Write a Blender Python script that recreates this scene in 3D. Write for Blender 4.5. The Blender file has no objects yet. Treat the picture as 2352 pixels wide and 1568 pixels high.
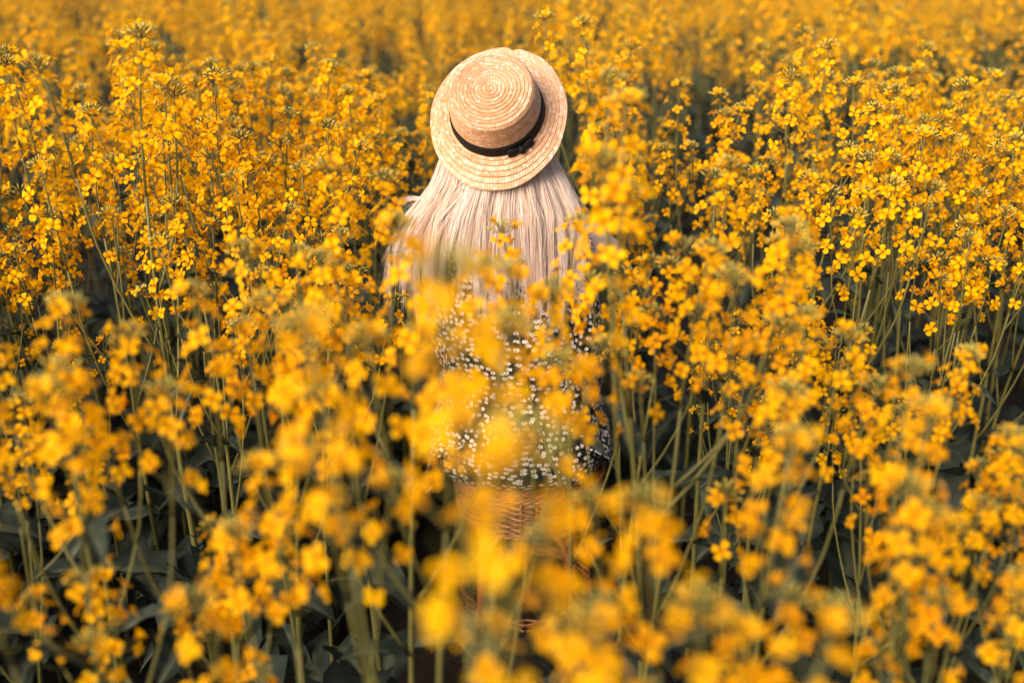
import bpy, math, random
import numpy as np
from mathutils import Vector, Matrix, Euler

R = math.radians
S = bpy.context.scene
COL = S.collection

# ------------------------------------------------------------------ camera
LENS, PITCH, CAM_H = 35.0, R(22.5), 1.72
cam_d = bpy.data.cameras.new('camera')
cam = bpy.data.objects.new('camera', cam_d)
COL.objects.link(cam)
cam.location = (0, 0, CAM_H)
cam.rotation_euler = (R(90) - PITCH, 0, 0)
cam_d.lens = LENS
cam_d.sensor_width = 36
cam_d.clip_start = 0.05
cam_d.clip_end = 2000
cam_d.dof.use_dof = True
cam_d.dof.focus_distance = 2.10
cam_d.dof.aperture_fstop = 1.45
S.camera = cam

# ------------------------------------------------------------------ sky, sun, exposure
SUN_EL, SUN_AZ = R(31), R(-140)           # azimuth from +Y, clockwise seen from above: behind the camera, to the left
w = bpy.data.worlds.new('World')
S.world = w
w.use_nodes = True
wn = w.node_tree
wn.nodes.clear()
wo = wn.nodes.new('ShaderNodeOutputWorld')
bg = wn.nodes.new('ShaderNodeBackground')
sk = wn.nodes.new('ShaderNodeTexSky')
sk.sky_type = 'NISHITA'
sk.sun_disc = False
sk.sun_elevation = SUN_EL
sk.sun_rotation = SUN_AZ
sk.dust_density = 3.0
bg.inputs['Strength'].default_value = 0.11
wn.links.new(sk.outputs[0], bg.inputs[0])
wn.links.new(bg.outputs[0], wo.inputs[0])
sun_d = bpy.data.lights.new('sun', 'SUN')
sun_d.energy = 3.7
sun_d.angle = R(45)
sun_d.color = (1.0, 0.86, 0.69)
sun = bpy.data.objects.new('sun', sun_d)
COL.objects.link(sun)
to_sun = Vector((math.sin(SUN_AZ) * math.cos(SUN_EL), math.cos(SUN_AZ) * math.cos(SUN_EL), math.sin(SUN_EL)))
sun.rotation_euler = to_sun.to_track_quat('Z', 'Y').to_euler()
S.view_settings.view_transform = 'Standard'
S.view_settings.look = 'None'
S.view_settings.gamma = 1.0
S.view_settings.exposure = 1.06
S.view_settings.use_curve_mapping = False
S.render.engine = 'CYCLES'
S.cycles.use_denoising = True
S.cycles.max_bounces = 4
S.cycles.use_adaptive_sampling = True
S.cycles.adaptive_threshold = 0.02
S.cycles.diffuse_bounces = 3
S.cycles.glossy_bounces = 2
S.cycles.transmission_bounces = 4
S.cycles.transparent_max_bounces = 4
S.cycles.sample_clamp_indirect = 6.0
S.cycles.caustics_reflective = False
S.cycles.caustics_refractive = False

# ------------------------------------------------------------------ geometry of the view, used only to measure places from the photograph
KX = 36.0 / LENS
CP, SP = math.cos(PITCH), math.sin(PITCH)
def at(px, py, Y):
    """point of the place at distance Y (metres ahead) for a point of the photograph (2352 x 1568 grid)"""
    xc, yc = (px - 1176) / 2352 * KX, (784 - py) / 2352 * KX
    d = Vector((xc, CP + yc * SP, -SP + yc * CP))
    return Vector((0, 0, CAM_H)) + d * (Y / d.y)
def seen(p):
    """back from a place to the photograph's grid"""
    x, y, z = p[0], p[1], p[2] - CAM_H
    dep = y * CP - z * SP
    return 1176 + x / dep / KX * 2352, 784 - (y * SP + z * CP) / dep / KX * 2352

# ------------------------------------------------------------------ materials
def mat(name):
    m = bpy.data.materials.new(name)
    m.use_nodes = True
    nt = m.node_tree
    return m, nt, nt.nodes['Principled BSDF'], nt.nodes['Material Output']
def node(nt, t, **kw):
    n = nt.nodes.new(t)
    for k, v in kw.items():
        setattr(n, k, v)
    return n
def ramp(nt, fac, stops):
    r = node(nt, 'ShaderNodeValToRGB')
    e = r.color_ramp.elements
    while len(e) < len(stops):
        e.new(0.5)
    for i, (p, c) in enumerate(stops):
        e[i].position = p
        e[i].color = (*c, 1)
    nt.links.new(fac, r.inputs[0])
    return r.outputs[0]
def attr(nt, name='tint'):
    a = node(nt, 'ShaderNodeAttribute', attribute_name=name)
    return a
def noise(nt, scale, detail=3, coord=None, rough=0.5):
    n = node(nt, 'ShaderNodeTexNoise')
    n.inputs['Scale'].default_value = scale
    n.inputs['Detail'].default_value = detail
    n.inputs['Roughness'].default_value = rough
    if coord is None:
        tc = node(nt, 'ShaderNodeTexCoord')
        coord = tc.outputs['Object']
    nt.links.new(coord, n.inputs['Vector'])
    return n.outputs[0]
def bump(nt, h, strength, dist=0.002):
    b = node(nt, 'ShaderNodeBump')
    b.inputs['Strength'].default_value = strength
    b.inputs['Distance'].default_value = dist
    nt.links.new(h, b.inputs['Height'])
    return b.outputs[0]
def math_n(nt, op, a, b=None, c=None):
    n = node(nt, 'ShaderNodeMath', operation=op)
    for i, v in enumerate((a, b, c)):
        if v is None:
            continue
        if isinstance(v, (int, float)):
            n.inputs[i].default_value = v
        else:
            nt.links.new(v, n.inputs[i])
    return n.outputs[0]
def thin(nt, bsdf, out, col, share, boost=1.0):
    """thin plant tissue: part of the light passes through"""
    tr = node(nt, 'ShaderNodeBsdfTranslucent')
    mx = node(nt, 'ShaderNodeMixShader')
    mx.inputs[0].default_value = share
    nt.links.new(col, tr.inputs['Color'])
    nt.links.new(bsdf.outputs[0], mx.inputs[1])
    nt.links.new(tr.outputs[0], mx.inputs[2])
    nt.links.new(mx.outputs[0], out.inputs['Surface'])

def petal_material():
    m, nt, b, out = mat('rapeseed_petal')
    a = attr(nt)
    oi = node(nt, 'ShaderNodeObjectInfo')
    f = math_n(nt, 'ADD', math_n(nt, 'MULTIPLY', a.outputs['Fac'], 0.75), math_n(nt, 'MULTIPLY', oi.outputs['Random'], 0.25))
    c = ramp(nt, f, [(0.0, (0.86, 0.29, 0.0003)), (0.45, (0.98, 0.445, 0.0004)), (1.0, (0.98, 0.57, 0.0006))])
    nt.links.new(c, b.inputs['Base Color'])
    b.inputs['Roughness'].default_value = 0.6
    b.inputs['Specular IOR Level'].default_value = 0.08
    thin(nt, b, out, c, 0.55)
    return m
def stem_material():
    m, nt, b, out = mat('rapeseed_stem')
    a = attr(nt)
    n = noise(nt, 35, 2)
    f = math_n(nt, 'ADD', math_n(nt, 'MULTIPLY', a.outputs['Fac'], 0.6), math_n(nt, 'MULTIPLY', n, 0.4))
    c = ramp(nt, f, [(0.15, (0.052, 0.055, 0.013)), (0.55, (0.105, 0.096, 0.024)), (0.9, (0.18, 0.150, 0.040))])
    nt.links.new(c, b.inputs['Base Color'])
    b.inputs['Roughness'].default_value = 0.55
    b.inputs['Specular IOR Level'].default_value = 0.3
    return m
def bud_material():
    m, nt, b, out = mat('rapeseed_bud')
    a = attr(nt)
    c = ramp(nt, a.outputs['Fac'], [(0.0, (0.16, 0.145, 0.022)), (0.6, (0.34, 0.27, 0.035)), (1.0, (0.72, 0.36, 0.01))])
    nt.links.new(c, b.inputs['Base Color'])
    b.inputs['Roughness'].default_value = 0.5
    return m
def leaf_material():
    m, nt, b, out = mat('rapeseed_leaf')
    a = attr(nt)
    n = noise(nt, 22, 3)
    oi = node(nt, 'ShaderNodeObjectInfo')
    base = ramp(nt, math_n(nt, 'ADD', math_n(nt, 'MULTIPLY', n, 0.6), math_n(nt, 'MULTIPLY', oi.outputs['Random'], 0.4)),
                [(0.2, (0.007, 0.013, 0.010)), (0.55, (0.013, 0.022, 0.016)), (0.9, (0.029, 0.040, 0.026))])
    mx = node(nt, 'ShaderNodeMix', data_type='RGBA')
    nt.links.new(a.outputs['Fac'], mx.inputs[0])        # tint = 1 on the pale midrib and side veins
    nt.links.new(base, mx.inputs[6])
    mx.inputs[7].default_value = (0.11, 0.12, 0.075, 1)
    nt.links.new(mx.outputs[2], b.inputs['Base Color'])
    b.inputs['Roughness'].default_value = 0.6
    b.inputs['Specular IOR Level'].default_value = 0.2
    nt.links.new(bump(nt, noise(nt, 120, 3), 0.5, 0.002), b.inputs['Normal'])
    thin(nt, b, out, mx.outputs[2], 0.18)
    return m
def soil_material():
    m, nt, b, out = mat('soil')
    n = noise(nt, 3.0, 8, rough=0.65)
    c = ramp(nt, n, [(0.3, (0.014, 0.011, 0.008)), (0.55, (0.034, 0.025, 0.018)), (0.8, (0.075, 0.055, 0.040))])
    nt.links.new(c, b.inputs['Base Color'])
    b.inputs['Roughness'].default_value = 0.95
    b.inputs['Specular IOR Level'].default_value = 0.1
    nt.links.new(bump(nt, noise(nt, 18, 8, rough=0.7), 1.0, 0.03), b.inputs['Normal'])
    return m
def straw_material():
    m, nt, b, out = mat('plaited_straw')
    a = attr(nt)
    n = noise(nt, 400, 2)
    f = math_n(nt, 'ADD', a.outputs['Fac'], math_n(nt, 'MULTIPLY', math_n(nt, 'SUBTRACT', n, 0.5), 0.25))
    c = ramp(nt, f, [(0.0, (0.28, 0.115, 0.038)), (0.35, (0.41, 0.205, 0.093)), (0.7, (0.47, 0.272, 0.162)), (1.0, (0.57, 0.405, 0.315))])
    nt.links.new(c, b.inputs['Base Color'])
    b.inputs['Roughness'].default_value = 0.42
    b.inputs['Specular IOR Level'].default_value = 0.45
    return m
def ribbon_material():
    m, nt, b, out = mat('grosgrain_ribbon')
    tc = node(nt, 'ShaderNodeTexCoord')
    wv = node(nt, 'ShaderNodeTexWave')
    wv.inputs['Scale'].default_value = 260
    nt.links.new(tc.outputs['Object'], wv.inputs['Vector'])
    c = ramp(nt, wv.outputs[1], [(0.0, (0.004, 0.003, 0.003)), (1.0, (0.010, 0.008, 0.0075))])
    nt.links.new(c, b.inputs['Base Color'])
    b.inputs['Roughness'].default_value = 0.65
    b.inputs['Specular IOR Level'].default_value = 0.15
    return m
def hair_material():
    m, nt, b, out = mat('blonde_hair')
    a = attr(nt)
    c = ramp(nt, a.outputs['Fac'], [(0.0, (0.50, 0.30, 0.18)), (0.35, (0.65, 0.455, 0.34)), (0.7, (0.72, 0.57, 0.48)), (1.0, (0.77, 0.665, 0.60))])
    nt.links.new(c, b.inputs['Base Color'])
    b.inputs['Roughness'].default_value = 0.40
    b.inputs['Specular IOR Level'].default_value = 0.45
    thin(nt, b, out, c, 0.30)
    return m
def skin_material():
    m, nt, b, out = mat('skin')
    n = noise(nt, 14, 3)
    c = ramp(nt, n, [(0.3, (0.78, 0.49, 0.33)), (0.7, (0.84, 0.56, 0.40))])
    nt.links.new(c, b.inputs['Base Color'])
    b.inputs['Roughness'].default_value = 0.5
    b.inputs['Subsurface Weight'].default_value = 0.12
    b.inputs['Subsurface Radius'].default_value = (0.012, 0.005, 0.003)
    return m
def dress_material():
    """dark cloth printed with small pale blossoms"""
    m, nt, b, out = mat('printed_dress_cloth')
    uv = node(nt, 'ShaderNodeUVMap', uv_map='cloth')
    vo = node(nt, 'ShaderNodeTexVoronoi', voronoi_dimensions='2D')
    vo.inputs['Scale'].default_value = 70
    vo.inputs['Randomness'].default_value = 0.85
    nt.links.new(uv.outputs[0], vo.inputs['Vector'])
    sc = node(nt, 'ShaderNodeVectorMath', operation='SUBTRACT')
    nt.links.new(uv.outputs[0], sc.inputs[0])
    nt.links.new(vo.outputs['Position'], sc.inputs[1])
    sx = node(nt, 'ShaderNodeSeparateXYZ')
    nt.links.new(sc.outputs[0], sx.inputs[0])
    rnd = node(nt, 'ShaderNodeSeparateColor')
    nt.links.new(vo.outputs['Color'], rnd.inputs[0])
    ang = math_n(nt, 'ADD', math_n(nt, 'ARCTAN2', sx.outputs[1], sx.outputs[0]), math_n(nt, 'MULTIPLY', rnd.outputs[0], 6.283))
    r = vo.outputs['Distance']
    edge = math_n(nt, 'ADD', 0.31, math_n(nt, 'MULTIPLY', math_n(nt, 'COSINE', math_n(nt, 'MULTIPLY', ang, 5)), 0.055))
    petal = math_n(nt, 'MULTIPLY', math_n(nt, 'LESS_THAN', r, edge), math_n(nt, 'LESS_THAN', rnd.outputs[1], 0.88))
    # a dark crescent round the heart and a slit between two petals
    heart = math_n(nt, 'MULTIPLY', math_n(nt, 'GREATER_THAN', r, 0.075), math_n(nt, 'LESS_THAN', r, 0.15))
    open_ = math_n(nt, 'GREATER_THAN', math_n(nt, 'COSINE', ang), -0.35)
    dark = math_n(nt, 'MULTIPLY', heart, open_)
    mask = math_n(nt, 'MULTIPLY', petal, math_n(nt, 'SUBTRACT', 1.0, dark))
    # thin green sprigs
    v2 = node(nt, 'ShaderNodeTexVoronoi', voronoi_dimensions='2D', feature='DISTANCE_TO_EDGE')
    v2.inputs['Scale'].default_value = 62
    nt.links.new(uv.outputs[0], v2.inputs['Vector'])
    sprig = math_n(nt, 'MULTIPLY', math_n(nt, 'LESS_THAN', v2.outputs['Distance'], 0.035), math_n(nt, 'GREATER_THAN', noise(nt, 60, 1, uv.outputs[0]), 0.54))
    g = node(nt, 'ShaderNodeMix', data_type='RGBA')
    nt.links.new(sprig, g.inputs[0])
    g.inputs[6].default_value = (0.006, 0.008, 0.007, 1)
    g.inputs[7].default_value = (0.040, 0.048, 0.016, 1)
    mx = node(nt, 'ShaderNodeMix', data_type='RGBA')
    nt.links.new(mask, mx.inputs[0])
    nt.links.new(g.outputs[2], mx.inputs[6])
    mx.inputs[7].default_value = (0.70, 0.64, 0.58, 1)
    nt.links.new(mx.outputs[2], b.inputs['Base Color'])
    b.inputs['Roughness'].default_value = 0.75
    b.inputs['Specular IOR Level'].default_value = 0.25
    return m
def wicker_material():
    m, nt, b, out = mat('willow_wicker')
    a = attr(nt)
    n = noise(nt, 90, 3)
    f = math_n(nt, 'ADD', math_n(nt, 'MULTIPLY', a.outputs['Fac'], 0.7), math_n(nt, 'MULTIPLY', n, 0.3))
    c = ramp(nt, f, [(0.1, (0.13, 0.036, 0.012)), (0.5, (0.27, 0.085, 0.028)), (0.9, (0.40, 0.150, 0.055))])
    nt.links.new(c, b.inputs['Base Color'])
    b.inputs['Roughness'].default_value = 0.42
    return m

M = dict(stem=stem_material(), petal=petal_material(), bud=bud_material(), leaf=leaf_material(), soil=soil_material(),
         straw=straw_material(), ribbon=ribbon_material(), hair=hair_material(), skin=skin_material(), dress=dress_material(),
         wicker=wicker_material())
PLANT = [M['stem'], M['petal'], M['bud'], M['leaf']]

# ------------------------------------------------------------------ mesh helpers
class MB:
    def __init__(self):
        self.v, self.f, self.m, self.t, self.n = [], [], [], [], 0
    def add(self, verts, faces, mi=0, tint=0.5):
        verts = np.asarray(verts, float).reshape(-1, 3)
        k = len(verts)
        self.v.append(verts)
        self.f += [tuple(i + self.n for i in f) for f in faces]
        self.m += [mi] * len(faces)
        self.t.append(np.broadcast_to(np.asarray(tint, float), (k,)).copy())
        self.n += k
        return self
    def join(self, other, mx=None, dt=0.0):
        if not other.n:
            return self
        v = np.concatenate(other.v)
        if mx is not None:
            a = np.array(mx)
            v = v @ a[:3, :3].T + a[:3, 3]
        self.v.append(v)
        self.f += [tuple(i + self.n for i in f) for f in other.f]
        self.m += other.m
        self.t.append(np.clip(np.concatenate(other.t) + dt, 0, 1))
        self.n += len(v)
        return self
    def tube(self, pts, rad, sides=6, mi=0, tint=0.5, cap=True):
        pts = np.asarray(pts, float)
        n = len(pts)
        rad = np.broadcast_to(np.asarray(rad, float), (n,))
        d = np.gradient(pts, axis=0)
        d /= np.linalg.norm(d, axis=1)[:, None] + 1e-9
        ref = np.array([1.0, 0, 0]) if abs(d[0][0]) < 0.8 else np.array([0, 1.0, 0])
        u = np.cross(d, ref)
        u /= np.linalg.norm(u, axis=1)[:, None] + 1e-9
        w_ = np.cross(d, u)
        a = np.arange(sides) * 2 * math.pi / sides
        ring = pts[:, None, :] + rad[:, None, None] * (np.cos(a)[None, :, None] * u[:, None, :] + np.sin(a)[None, :, None] * w_[:, None, :])
        fs = []
        for i in range(n - 1):
            for k in range(sides):
                k2 = (k + 1) % sides
                fs.append((i * sides + k, i * sides + k2, (i + 1) * sides + k2, (i + 1) * sides + k))
        if cap:
            fs.append(tuple(range(sides))[::-1])
            fs.append(tuple((n - 1) * sides + k for k in range(sides)))
        tt = tint if np.ndim(tint) == 0 else np.repeat(np.asarray(tint), sides)
        return self.add(ring.reshape(-1, 3), fs, mi, tt)
    def mesh(self, name, mats, smooth=True, uv=None):
        me = bpy.data.meshes.new(name)
        v = np.concatenate(self.v) if self.v else np.zeros((0, 3))
        me.from_pydata(v.tolist(), [], self.f)
        for m_ in mats:
            me.materials.append(m_)
        me.polygons.foreach_set('material_index', self.m)
        if smooth:
            me.polygons.foreach_set('use_smooth', [True] * len(self.f))
        a = me.attributes.new('tint', 'FLOAT', 'POINT')
        a.data.foreach_set('value', np.concatenate(self.t).astype(np.float32))
        if uv is not None:
            l = me.uv_layers.new(name='cloth')
            idx = np.zeros(len(me.loops), np.int32)
            me.loops.foreach_get('vertex_index', idx)
            l.data.foreach_set('uv', np.asarray(uv, np.float32)[idx].ravel())
        me.update()
        return me
def link(name, data, parent=None, mx=None):
    o = bpy.data.objects.new(name, data)
    COL.objects.link(o)
    if parent is not None:
        o.parent = parent
    if mx is not None:
        o.matrix_basis = mx
    return o
def tag(o, label=None, cat=None, group=None, kind=None):
    for k, v in (('label', label), ('category', cat), ('group', group), ('kind', kind)):
        if v:
            o[k] = v
    return o
def axis_matrix(p, z, spin=0.0):
    q = Vector(z).normalized().to_track_quat('Z', 'Y')
    return Matrix.Translation(p) @ q.to_matrix().to_4x4() @ Matrix.Rotation(spin, 4, 'Z')
def smooth_path(ctrl, n):
    """Catmull-Rom through control points"""
    c = np.asarray(ctrl, float)
    c = np.vstack([2 * c[0] - c[1], c, 2 * c[-1] - c[-2]])
    out = []
    segs = len(c) - 3
    for t in np.linspace(0, segs - 1e-6, n):
        i = int(t)
        f = t - i
        p0, p1, p2, p3 = c[i:i + 4]
        out.append(0.5 * (2 * p1 + (p2 - p0) * f + (2 * p0 - 5 * p1 + 4 * p2 - p3) * f * f + (3 * p1 - p0 - 3 * p2 + p3) * f ** 3))
    return np.array(out)

# ------------------------------------------------------------------ ground
gm = MB()
xs = np.concatenate([[-600, -150, -40], np.linspace(-12, 12, 49), [40, 150, 600]])
ys = np.concatenate([[-200, -40, -10], np.linspace(-3, 21, 49), [40, 120, 400, 900]])
g_rng = np.random.default_rng(3)
gx, gy = np.meshgrid(xs, ys, indexing='ij')
gz = np.where((np.abs(gx) <= 12) & (gy >= -3) & (gy <= 21), g_rng.normal(0, 0.012, gx.shape), 0)
nx, ny = gx.shape
gm.add(np.stack([gx, gy, gz], -1), [(i * ny + j, (i + 1) * ny + j, (i + 1) * ny + j + 1, i * ny + j + 1) for i in range(nx - 1) for j in range(ny - 1)])
ground = tag(link('ground', gm.mesh('ground', [M['soil']])), kind='structure')

# ------------------------------------------------------------------ rapeseed: flower, raceme, leaf, plant
rng = random.Random(11)
FR = 0.0146            # flower radius
def petal_mb(mb, ang, opn, size, r):
    # (distance along, height, half width) in units of the flower radius; opn 1 = flat open, 0 = cupped
    prof = [(0.06, 0.00, 0.06), (0.12, 0.26, 0.09), (0.36, 0.42, 0.25), (0.66, 0.46, 0.37), (0.90, 0.40, 0.33), (1.00, 0.33, 0.15)]
    bend = (1 - opn) * 0.95
    vs, tt = [], []
    cup = r.uniform(0.02, 0.10)
    tw = r.uniform(-0.12, 0.12)
    for (l, h, hw) in prof:
        d = max(0, l - 0.12)
        l2 = 0.12 + d * math.cos(bend) if l > 0.12 else l
        h2 = h + d * math.sin(bend)
        for s in (-1, 0, 1):
            vs.append((l2, s * hw, h2 + (cup if s else 0) * (hw / 0.37) + tw * s * hw))
            tt.append(min(1, max(0, 0.25 + 0.6 * l + (0.1 if s == 0 else 0) + r.uniform(-.05, .05))))
    v = np.array(vs) * size
    c, s_ = math.cos(ang), math.sin(ang)
    v = np.stack([v[:, 0] * c - v[:, 1] * s_, v[:, 0] * s_ + v[:, 1] * c, v[:, 2]], -1)
    fs = []
    for i in range(5):
        for k in range(2):
            a = i * 3 + k
            fs.append((a, a + 1, a + 4, a + 3))
    mb.add(v, fs, 1, tt)
def make_flower(r, opn):
    mb = MB()
    for k in range(4):
        petal_mb(mb, k * math.pi / 2 + r.uniform(-.16, .16), min(1, max(0, opn + r.uniform(-.14, .14))), FR * r.uniform(0.92, 1.08), r)
    for k in range(4):                                        # sepals
        a = math.pi / 4 + k * math.pi / 2
        c, s = math.cos(a), math.sin(a)
        p = np.array([(0.05, -.05, 0), (0.05, .05, 0), (0.30, .06, .24), (0.30, -.06, .24)]) * FR
        mb.add(np.stack([p[:, 0] * c - p[:, 1] * s, p[:, 0] * s + p[:, 1] * c, p[:, 2]], -1), [(0, 1, 2, 3)], 2, 0.8)
    for k in range(6):                                        # stamens and style
        a = k * math.pi / 3 + 0.4
        q = np.array((math.cos(a) * .16, math.sin(a) * .16, .58)) * FR
        mb.tube([(0, 0, 0.05 * FR), q * 0.8, q], [FR * .02, FR * .025, FR * .05], 3, 2, [0.5, 0.7, 1.0], cap=False)
    return mb
FLOWER_MB = [make_flower(rng, o) for o in (0.95, 0.85, 1.0, 0.7, 0.45, 0.25)]
FLOWER_ME = [f.mesh('flower', PLANT) for f in FLOWER_MB]

def bud_mb(mb, p, d, ln, rad, tint):
    p, d = np.array(p), np.array(d) / np.linalg.norm(d)
    mb.tube([p, p + d * ln * .3, p + d * ln * .7, p + d * ln], [rad * .5, rad, rad * .85, rad * .2], 5, 2, tint)
def make_raceme(r, L, nfl, nbud):
    """returns the rachis (with buds and young pods) and the places of its open flowers"""
    mb, places = MB(), []
    lean = (r.uniform(-.05, .05), r.uniform(-.05, .05))
    def ax(t):
        return np.array((lean[0] * t * t * L * 2, lean[1] * t * t * L * 2, t * L))
    mb.tube([ax(t) for t in np.linspace(0, 1, 6)], np.linspace(.0023, .0012, 6), 5, 0, np.linspace(.5, .75, 6))
    ga, a = 2.39996, r.uniform(0, 6)
    # young pods at the foot
    for k in range(max(2, nfl // 6)):
        a += ga
        t = r.uniform(0.0, 0.22)
        p = ax(t)
        d = np.array((math.cos(a), math.sin(a), 0.55))
        q = p + d * .018
        e = q + np.array((d[0] * .35, d[1] * .35, 1.0)) * r.uniform(.012, .035)
        mb.tube([p, q, e], [.0006, .0008, .0006], 3, 0, .45, cap=False)
    for k in range(nfl):
        a += ga + r.uniform(-.3, .3)
        t = 0.16 + 0.80 * (k + r.uniform(-.4, .4)) / nfl
        t = min(.98, max(.1, t))
        p = ax(t)
        el = 0.15 + 0.75 * t + r.uniform(-.2, .25)
        d = np.array((math.cos(a) * math.cos(el), math.sin(a) * math.cos(el), math.sin(el)))
        pl = (0.031 - 0.010 * t) * r.uniform(.85, 1.2)
        q = p + d * pl + np.array((0, 0, 0.003))
        mb.tube([p, p + d * pl * .6, q], [.0007, .0006, .0008], 3, 0, .6, cap=False)
        fd = d + np.array((r.uniform(-.35, .35), r.uniform(-.35, .35), r.uniform(-.15, .45)))
        u = r.random()
        if t > .85:
            vi = r.choice((3, 4, 5, 4))
        elif t < .3:
            vi = r.choice((0, 1, 3, 4, 5))
        else:
            vi = r.choice((0, 0, 1, 1, 2, 2, 3))
        mx = axis_matrix(Vector(q), fd, r.uniform(0, 6.28)) @ Matrix.Scale(r.uniform(.85, 1.1), 4)
        places.append((mx, vi))
    top = ax(1.0)
    for k in range(nbud):
        a += ga
        rr = math.sqrt((k + .5) / nbud)
        d = np.array((math.cos(a) * rr * 1.1, math.sin(a) * rr * 1.1, 1.15 - .75 * rr))
        d /= np.linalg.norm(d)
        p = top - np.array((0, 0, .004 + .008 * rr))
        ln = .006 + .004 * rr
        q = p + d * (.010 + .010 * rr) * r.uniform(.8, 1.15)
        mb.tube([p, q], [.0006, .0007], 3, 0, .6, cap=False)
        bud_mb(mb, q, d, ln, .0019 * r.uniform(.85, 1.15), min(1, max(0, .25 + .4 * rr + r.uniform(-.2, .25))))
    return mb, places
RAC = []
for (L, nfl, nb) in ((.25, 20, 24), (.21, 17, 22), (.29, 22, 22), (.17, 12, 20), (.14, 9, 18), (.20, 14, 20), (.10, 4, 20)):
    bare, pl = make_raceme(rng, L, nfl, nb)
    full = MB().join(bare)
    for mx, vi in pl:
        full.join(FLOWER_MB[vi], mx, rng.uniform(-.32, .25))
    RAC.append(dict(bare=bare, full=full, places=pl, L=L, me_bare=bare.mesh('flower_stalk', PLANT), me_full=full.mesh('flower_cluster', PLANT)))
MAIN, SIDE = (0, 1, 2), (3, 4, 5, 6)

def make_leaf(r, L, W, lobed, droop):
    mb = MB()
    n, k = 11, 7
    vs, tt = [], []
    for i in range(n):
        t = i / (n - 1)
        if lobed:
            wd = W * (0.10 if t < .22 else math.sin(min(1, (t - .15) / .85) ** .8 * math.pi) ** .6 * (1 + .22 * math.sin(t * 23)))
        else:
            wd = W * (math.sin((0.13 + .87 * t) ** .75 * math.pi) ** .8 + .06) * (1 + .05 * math.sin(t * 19))
        wd = max(wd, W * .04)
        x = L * t * math.cos(droop * t * .6)
        z = L * (0.30 * t - droop * t * t * .55)
        for j in range(k):
            s = (j - (k - 1) / 2) / ((k - 1) / 2)
            fold = abs(s) ** 1.3 * wd * .32
            wave = math.sin(t * 17 + s * 2.2) * wd * .10 * abs(s)
            vs.append((x, s * wd * .5, z + fold + wave + r.uniform(-.0008, .0008)))
            tt.append(.9 if j == k // 2 else (0.16 if (i % 2 == 0 and abs(s) < .8) else 0.02))
    fs = [(i * k + j, (i + 1) * k + j, (i + 1) * k + j + 1, i * k + j + 1) for i in range(n - 1) for j in range(k - 1)]
    mb.add(vs, fs, 3, tt)
    return mb
LEAF_MB = [make_leaf(rng, .12, .032, False, .7), make_leaf(rng, .15, .040, False, 1.0), make_leaf(rng, .10, .024, False, .4),
           make_leaf(rng, .26, .105, True, 1.0), make_leaf(rng, .22, .09, True, .7), make_leaf(rng, .30, .12, True, 1.25)]
LEAF_ME = [l.mesh('leaf', PLANT) for l in LEAF_MB]

H0 = 1.25
def make_plant(r, nbr):
    """stem mesh plus lists (matrix, kind) of its clusters and leaves"""
    st = MB()
    bx, by = r.uniform(-.05, .05), r.uniform(-.05, .05)
    wob = r.uniform(0, 6)
    hm = H0 - .24
    def sp(t):
        return np.array((bx * t * t + .010 * math.sin(t * 5 + wob) * t, by * t * t + .010 * math.cos(t * 4 + wob) * t, hm * t))
    ts = np.linspace(0, 1, 12)
    st.tube([sp(t) for t in ts], np.interp(ts, [0, .5, 1], [.0066, .0050, .0024]), 7, 0, np.interp(ts, [0, .4, 1], [.35, .5, .62]))
    tops, leaves = [], []
    d = sp(1) - sp(.93)
    tops.append((axis_matrix(Vector(sp(1)), d, r.uniform(0, 6)), r.choice(MAIN)))
    a = r.uniform(0, 6.28)
    for k in range(nbr):
        a += 2.39996 + r.uniform(-.4, .4)
        f = (k + .5) / nbr
        t0 = .50 + .40 * f + r.uniform(-.03, .03)
        p0 = sp(t0)
        reach = r.uniform(.06, .15) * (1.15 - .4 * f)
        ln = (1 - t0) * hm * r.uniform(.55, 1.05) + .05
        out = np.array((math.cos(a), math.sin(a), 0))
        c = [p0, p0 + out * reach * .45 + (0, 0, ln * .30), p0 + out * reach * .85 + (0, 0, ln * .68), p0 + out * reach + (0, 0, ln)]
        pts = smooth_path(c, 7)
        st.tube(pts, np.linspace(.0030, .0017, 7), 5, 0, np.linspace(.5, .65, 7))
        tops.append((axis_matrix(Vector(pts[-1]), pts[-1] - pts[-2], r.uniform(0, 6)), r.choice(SIDE)))
        m_ = Matrix.Translation(p0) @ Matrix.Rotation(a, 4, 'Z') @ Matrix.Rotation(r.uniform(-.6, -.1), 4, 'Y')
        if k % 2 == 0:
            leaves.append((m_, r.choice((0, 1, 2))))
    for k in range(6):
        a += 2.39996 + r.uniform(-.5, .5)
        t0 = .07 + .40 * (k / 6) + r.uniform(-.03, .05)
        m_ = Matrix.Translation(sp(t0)) @ Matrix.Rotation(a, 4, 'Z') @ Matrix.Rotation(r.uniform(-.5, .1), 4, 'Y')
        leaves.append((m_, r.choice((3, 4, 5))))
    top = Vector(sp(1)) + Vector(d).normalized() * .24
    return dict(me=st.mesh('stem', PLANT), mb=st, tops=tops, leaves=leaves, top=top)
PROTO = [make_plant(rng, n) for n in (4, 5, 3, 5, 4, 6, 3)]

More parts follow.
